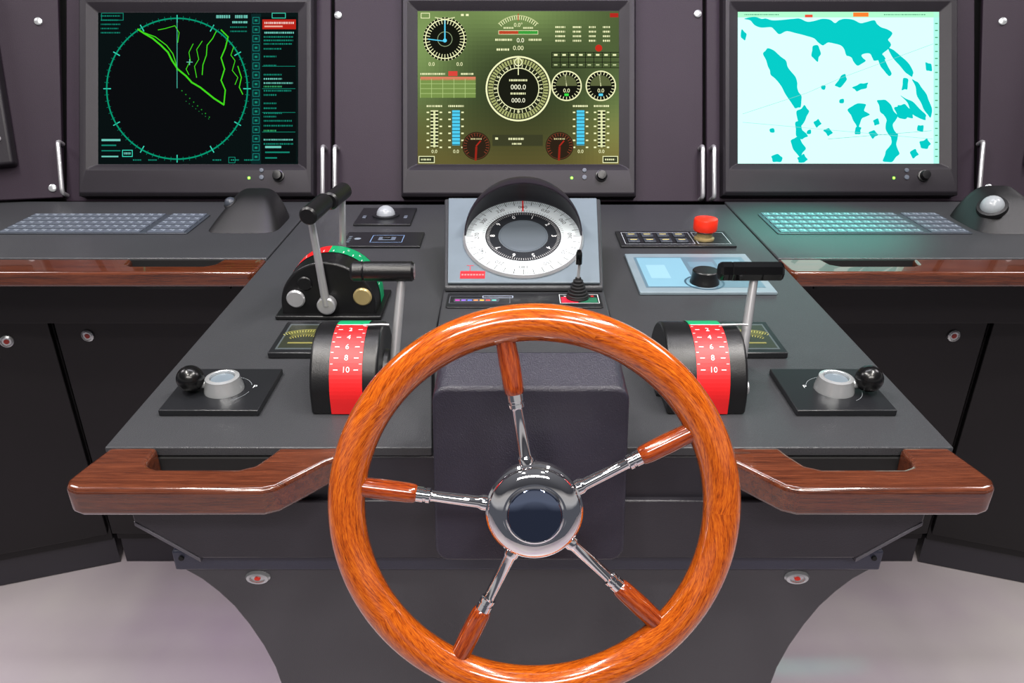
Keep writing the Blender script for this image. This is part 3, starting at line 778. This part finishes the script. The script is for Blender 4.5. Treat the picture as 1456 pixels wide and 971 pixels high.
    A.rect(595, 221, 617, 230, (52, 56, 36)); A.rect(858, 221, 879, 230, (52, 56, 36)); A.up(); A.frame(595, 221, 617, 230, 1, W); A.frame(858, 221, 879, 230, 1, W); A.scribble(598, 225.5, 14, 2.4, W); A.scribble(861, 225.5, 14, 2.4, W)

def smooth_poly(pts, amp, it=2, sc_=1.0):
    cxm = sum(p[0] for p in pts)/len(pts); cym = sum(p[1] for p in pts)/len(pts)
    p = [(cxm+(x-cxm)*sc_, cym+(y-cym)*sc_) for x, y in pts]
    for k in range(it):
        q = []
        for i in range(len(p)):
            a, b = p[i], p[(i+1) % len(p)]
            l = math.hypot(b[0]-a[0], b[1]-a[1])
            q.append(a)
            if l > 7: q.append(((a[0]+b[0])/2+random.uniform(-1, 1)*amp*l, (a[1]+b[1])/2+random.uniform(-1, 1)*amp*l))
        p = q
    # closed Catmull-Rom through the points
    out = []; n = len(p)
    for i in range(n):
        p0, p1, p2, p3 = p[i-1], p[i], p[(i+1) % n], p[(i+2) % n]
        for s in range(5):
            t = s/5
            out.append(tuple(.5*((2*p1[c])+(-p0[c]+p2[c])*t+(2*p0[c]-5*p1[c]+4*p2[c]-p3[c])*t*t+(-p0[c]+3*p1[c]-3*p2[c]+p3[c])*t**3) for c in (0, 1)))
    return out
def chart(A, x0, x1, y0, y1):
    T = (0, 172, 168)
    A.rect(x0, y0, x1, y1, (188, 234, 226)); A.up()
    A.rect(x0, y0, x1, y0+8, (150, 216, 176)); A.rect(1331, y0, x1, y1, (150, 214, 200)); A.up()
    A.rect(1216, 15, 1238, 21, (225, 110, 40)); A.rect(1147, 18, 1158, 22, (200, 70, 50)); A.scribble(1060, 18, 50, 1.4, (60, 130, 100)); A.scribble(1260, 18, 60, 1.4, (60, 130, 100))
    S = [[(1060, 24), (1075, 33), (1098, 36), (1110, 46), (1124, 42), (1140, 46), (1160, 52), (1172, 62), (1180, 58), (1198, 62), (1206, 76), (1214, 80), (1222, 91), (1234, 84), (1228, 76), (1240, 74), (1246, 84), (1262, 82), (1258, 74), (1270, 62), (1266, 54), (1272, 44), (1256, 36), (1246, 26), (1226, 30), (1204, 24), (1190, 30), (1172, 24), (1150, 28), (1130, 24), (1100, 26), (1085, 24)],
         [(1087, 74), (1094, 66), (1108, 74), (1120, 84), (1126, 98), (1134, 108), (1136, 122), (1142, 134), (1141, 150), (1133, 152), (1126, 142), (1118, 130), (1110, 116), (1098, 104), (1094, 92)],
         [(1246, 66), (1254, 70), (1262, 84), (1271, 102), (1268, 106), (1260, 98), (1252, 84)],
         [(1266, 66), (1278, 72), (1292, 84), (1302, 100), (1300, 107), (1290, 100), (1276, 84)],
         [(1302, 114), (1310, 118), (1320, 132), (1327, 150), (1325, 162), (1317, 152), (1308, 134)],
         [(1286, 136), (1302, 144), (1318, 160), (1317, 167), (1300, 158)], [(1281, 149), (1290, 147), (1300, 156), (1300, 165), (1288, 162)],
         [(1288, 110), (1294, 111), (1293, 124), (1286, 125)],
         [(1252, 144), (1262, 143), (1270, 150), (1278, 163), (1272, 174), (1277, 186), (1271, 191), (1263, 180), (1264, 168), (1256, 158)],
         [(1270, 188), (1279, 191), (1277, 204), (1281, 216), (1272, 226), (1260, 225), (1264, 212), (1271, 202)],
         [(1276, 152), (1288, 149), (1297, 157), (1291, 166), (1281, 164)],
         [(1210, 155), (1222, 147), (1233, 148), (1231, 156), (1238, 161), (1228, 166), (1223, 178), (1217, 168)],
         [(1216, 122), (1226, 117), (1236, 116), (1234, 123), (1222, 127)],
         [(1199, 106), (1204, 104), (1206, 111), (1198, 121), (1191, 118)],
         [(1159, 64), (1165, 63), (1169, 74), (1165, 84), (1157, 76)],
         [(1136, 157), (1146, 149), (1152, 157), (1147, 168), (1140, 176)],
         [(1134, 174), (1142, 171), (1143, 183), (1150, 191), (1142, 195), (1135, 190)],
         [(1128, 199), (1138, 194), (1147, 209), (1140, 220), (1131, 210)],
         [(1100, 221), (1108, 218), (1114, 223), (1112, 228), (1102, 228)], [(1137, 223), (1145, 218), (1150, 225), (1145, 229), (1139, 229)],
         [(1312, 200), (1321, 196), (1326, 203), (1322, 209), (1314, 208)], [(1221, 179), (1227, 180), (1226, 188), (1219, 188)],
         [(1057, 40), (1063, 46), (1061, 54), (1056, 50)], [(1320, 87), (1327, 89), (1328, 98), (1321, 97)], [(1174, 184), (1181, 181), (1186, 187), (1180, 191)], [(1160, 172), (1166, 168), (1170, 174), (1164, 179)],
         [(1239, 187), (1246, 184), (1251, 190), (1244, 195)], [(1298, 215), (1305, 211), (1309, 218), (1302, 223)], [(1151, 184), (1155, 183), (1155, 188), (1150, 188)], [(1245, 170), (1251, 167), (1253, 174), (1247, 176)], [(1309, 177), (1316, 177), (1315, 185), (1308, 183)],
         [(1097, 182), (1102, 181), (1103, 186), (1098, 186)], [(1197, 140), (1202, 139), (1202, 144), (1197, 144)], [(1171, 120), (1176, 120), (1175, 125), (1171, 124)]]
    for i, s in enumerate(S): A.poly(smooth_poly(s, .08 if i else .13, 1, 1.14 if i > 3 else 1.0), T)
    A.up(); A.line([(1058, 160), (1150, 130), (1200, 108)], .5, (110, 170, 165)); A.line([(1058, 172), (1330, 196)], .5, (110, 180, 175)); A.line([(1200, 108), (1330, 60)], .5, (110, 170, 165)); A.line([(1180, 196), (1328, 184)], .5, (60, 150, 150))
    for y in range(30, 228, 10): A.rect(1333, y, 1337, y+1.5, (60, 140, 100))
monitor('dark framed monitor showing green radar picture', 110, 445, 136, 422, 15, 232, 278, radar, M_DISP)
monitor('dark framed monitor showing olive conning display', 570, 905, 593, 881, 13, 232, 279, conning, M_DISP)
monitor('dark framed monitor showing cyan and white sea chart', 1029, 1364, 1051, 1339, 14, 231, 277, chart, M_DISPC)

# ------------------------------------------------------------ keyboards
def kb(label, x0, x1, y0, y1):
    xc, yc = (x0+x1)/2, (y0+y1)/2
    t = thing('keyboard', label, 'keyboard', (xc, yc, .8028), group='flush console keyboards')
    hx, hy = (x1-x0)/2, (y1-y0)/2
    poly_prism('base', rrect(-hx, hx, -hy, hy, .004, 3), 0, .002, M_KB, t, bevel=.0008)
    W = 2*hx-.012; main = W*.76; cw = main/15
    spots = [(-hx+.006+cw*(i+.5), -hy+.012+(2*hy-.022)/4*j) for j in range(5) for i in range(15)]
    nw = W*.20/4; sx = hx-.006-W*.20
    spots += [(sx+nw*(i+.5), -hy+.012+(2*hy-.022)/4*j) for j in range(5) for i in range(4)]
    bm = bmesh.new(); w = .0082
    z = [0, .0018, .0024]; rr = [w, w, w*.86]
    rows = [[bm.verts.new((sx_*r, sy_*r*1.1, zz)) for sx_, sy_ in ((-1, -1), (1, -1), (1, 1), (-1, 1))] for zz, r in zip(z, rr)]
    for a, b in zip(rows, rows[1:]):
        for i in range(4): bm.faces.new((a[i], a[(i+1) % 4], b[(i+1) % 4], b[i]))
    bm.faces.new(rows[-1]); bm.faces.new(rows[0])
    for (a0, b0, a1, b1) in ((-.0045, .000, -.0005, .005), (.001, -.005, .004, .004)):
        q = bm.faces.new([bm.verts.new(p) for p in ((a0, b0, .0026), (a1, b0, .0026), (a1, b1, .0026), (a0, b1, .0026))]); q.material_index = 1
    proto = finish(bm, 'key', [M_KEY, M_KEYL], t, ang=20)
    for i, (x, y) in enumerate(spots):
        if i == 0: k = proto
        else: k = proto.copy(); COL.objects.link(k); k.parent = t
        k.location = (x, y, .002)
kb('grey-blue flush keyboard set into dark desk', -.93, -.585, 1.334, 1.456)
kb('grey keyboard set into green-lit desk', .478, .83, 1.334, 1.462)

def hump(label, x, y, mirror, bsz, bpos, s=1.0, bm_=None):
    t = thing('trackball_mouse', label, 'trackball', (x, y, .8028), group='black palm-rest trackballs')
    bm = bmesh.new(); n = 64; k = 20; rings = []; H = .056
    for i in range(k+1):
        rho = 1-(i/k)**1.4 if i < k else 0
        q = (1-rho**4.2)**.72; z = H*q
        shx, shy = .008, .030
        if i == k: rings.append([bm.verts.new((shx*mirror*s, shy*s, H*s))]); continue
        ring = []
        for j in range(n):
            a = 2*pi*j/n; c_, s_ = cos(a), sin(a)
            e = 2/5.0
            X_ = .068*math.copysign(abs(c_)**e, c_)*rho*(1-.28*q); Y_ = .066*math.copysign(abs(s_)**e, s_)*rho*(1-.34*q)
            zz = z*(1+.22*(Y_/.066))
            ring.append(bm.verts.new(((X_+shx*q)*mirror*s, (Y_+shy*q)*s, zz*s)))
        rings.append(ring)
    for A_, B_ in zip(rings, rings[1:]):
        for j in range(n):
            if len(B_) == 1: bm.faces.new((A_[j], A_[(j+1) % n], B_[0]))
            else: bm.faces.new((A_[j], A_[(j+1) % n], B_[(j+1) % n], B_[j]))
    bm.faces.new(rings[0])
    finish(bm, 'shell', M_SHELL, t, ang=60)
    bp = Vector(bpos)
    sphere('ball', bp, bsz, bm_ or M_BALL, t)
    lathe('ball_ring', [(bsz*.95, -.006), (bsz*1.3, -.006), (bsz*1.25, .002), (bsz*.95, .003)], M_SHELL, t, Matrix.Translation(bp) @ Matrix.Rotation(radians(25), 4, 'X') @ Matrix.Rotation(radians(-25*mirror), 4, 'Y'), 28)
hump('black humped palm-rest trackball unit with dark ball', -.492, 1.402, 1, .011, (-.032, .004, .038), .95, M_KB)
hump('black humped trackball unit with large grey ball', .915, 1.402, 1, .020, (-.034, -.020, .038), 1.02)

# ------------------------------------------------------------ lights
def area(name, loc, target, sx, sy, power, col=(1, 1, 1)):
    l = bpy.data.lights.new(name, 'AREA'); l.shape = 'RECTANGLE'; l.size = sx; l.size_y = sy; l.energy = power; l.color = col
    o = bpy.data.objects.new(name, l); COL.objects.link(o); o.location = loc
    d = Vector(target)-Vector(loc); o.rotation_euler = d.to_track_quat('-Z', 'Y').to_euler()
    return o
area('overhead_light', (-.85, .55, 2.6), (-.2, .9, .8), .8, .08, 29, (1, .96, .92))
area('overhead_light', (.85, .55, 2.6), (.2, .9, .8), .8, .08, 29, (1, .96, .92))
area('overhead_light', (-.45, -.15, 2.5), (0, .8, .8), .12, .12, 12, (1, .95, .88))
area('overhead_light', (.45, -.15, 2.5), (0, .8, .8), .12, .12, 12, (1, .95, .88))
area('overhead_light', (0, 1.25, 2.8), (0, 1.1, .8), 1.6, .12, 16, (.96, .94, 1))
area('overhead_light', (0, -.9, 2.3), (0, .9, .6), 1.4, .2, 29, (1, .95, .9))  # added front fill behind the viewer, not a ceiling fixture
area('overhead_light', (-1.9, 1.3, 2.3), (-1.0, .9, 0), .5, .5, 11, (1, .95, .97))
area('overhead_light', (1.9, 1.3, 2.3), (1.0, .9, 0), .5, .5, 11, (1, .95, .97))
def spot(loc, target, deg, power, col, blend=.8):
    l = bpy.data.lights.new('tint_spot', 'SPOT'); l.energy = power; l.color = col; l.spot_size = radians(deg); l.spot_blend = blend; l.shadow_soft_size = .05
    o = bpy.data.objects.new('tint_spot', l); COL.objects.link(o); o.location = loc
    d = Vector(target)-Vector(loc); o.rotation_euler = d.to_track_quat('-Z', 'Y').to_euler()
# teal spot added above the desk to stand in for the chart screen's spill
spot((.58, 1.36, 2.0), (.56, 1.37, .8), 20, 210, (.0, 1, .66), 1)
spot((-.3, .9, 2.5), (-.30, 1.62, .95), 50, 20, (.55, .3, 1), 1)
spot((.5, .9, 2.5), (.35, 1.62, .95), 40, 20, (.6, .3, 1), 1)
spot((-1.2, .3, 2.4), (-.70, .95, 0), 26, 18, (.75, .4, 1), 1)

w = bpy.data.worlds.new('World'); sc.world = w; w.use_nodes = True
N = w.node_tree.nodes; L = w.node_tree.links; bg = N['Background']
tc = N.new('ShaderNodeTexCoord'); sp = N.new('ShaderNodeSeparateXYZ'); L.new(tc.outputs['Generated'], sp.inputs[0])
cr = N.new('ShaderNodeValToRGB'); L.new(sp.outputs['Z'], cr.inputs['Fac'])
e = cr.color_ramp.elements; e[0].position = 0; e[0].color = (.13, .135, .16, 1); e[1].position = .9; e[1].color = (.24, .24, .26, 1)
k = e.new(.07); k.color = (.62, .61, .62, 1); k = e.new(.20); k.color = (.62, .59, .58, 1); k = e.new(.30); k.color = (.07, .07, .08, 1)
L.new(cr.outputs['Color'], bg.inputs['Color']); bg.inputs['Strength'].default_value = .62

# ------------------------------------------------------------ camera
cd = bpy.data.cameras.new('camera'); cam = bpy.data.objects.new('camera', cd); COL.objects.link(cam)
cam.location = (0, 0, 1.22); cam.rotation_euler = (radians(90-TH), 0, 0)
cd.sensor_width = 36; cd.lens = 1094/1456*36; cd.clip_start = .02
sc.camera = cam
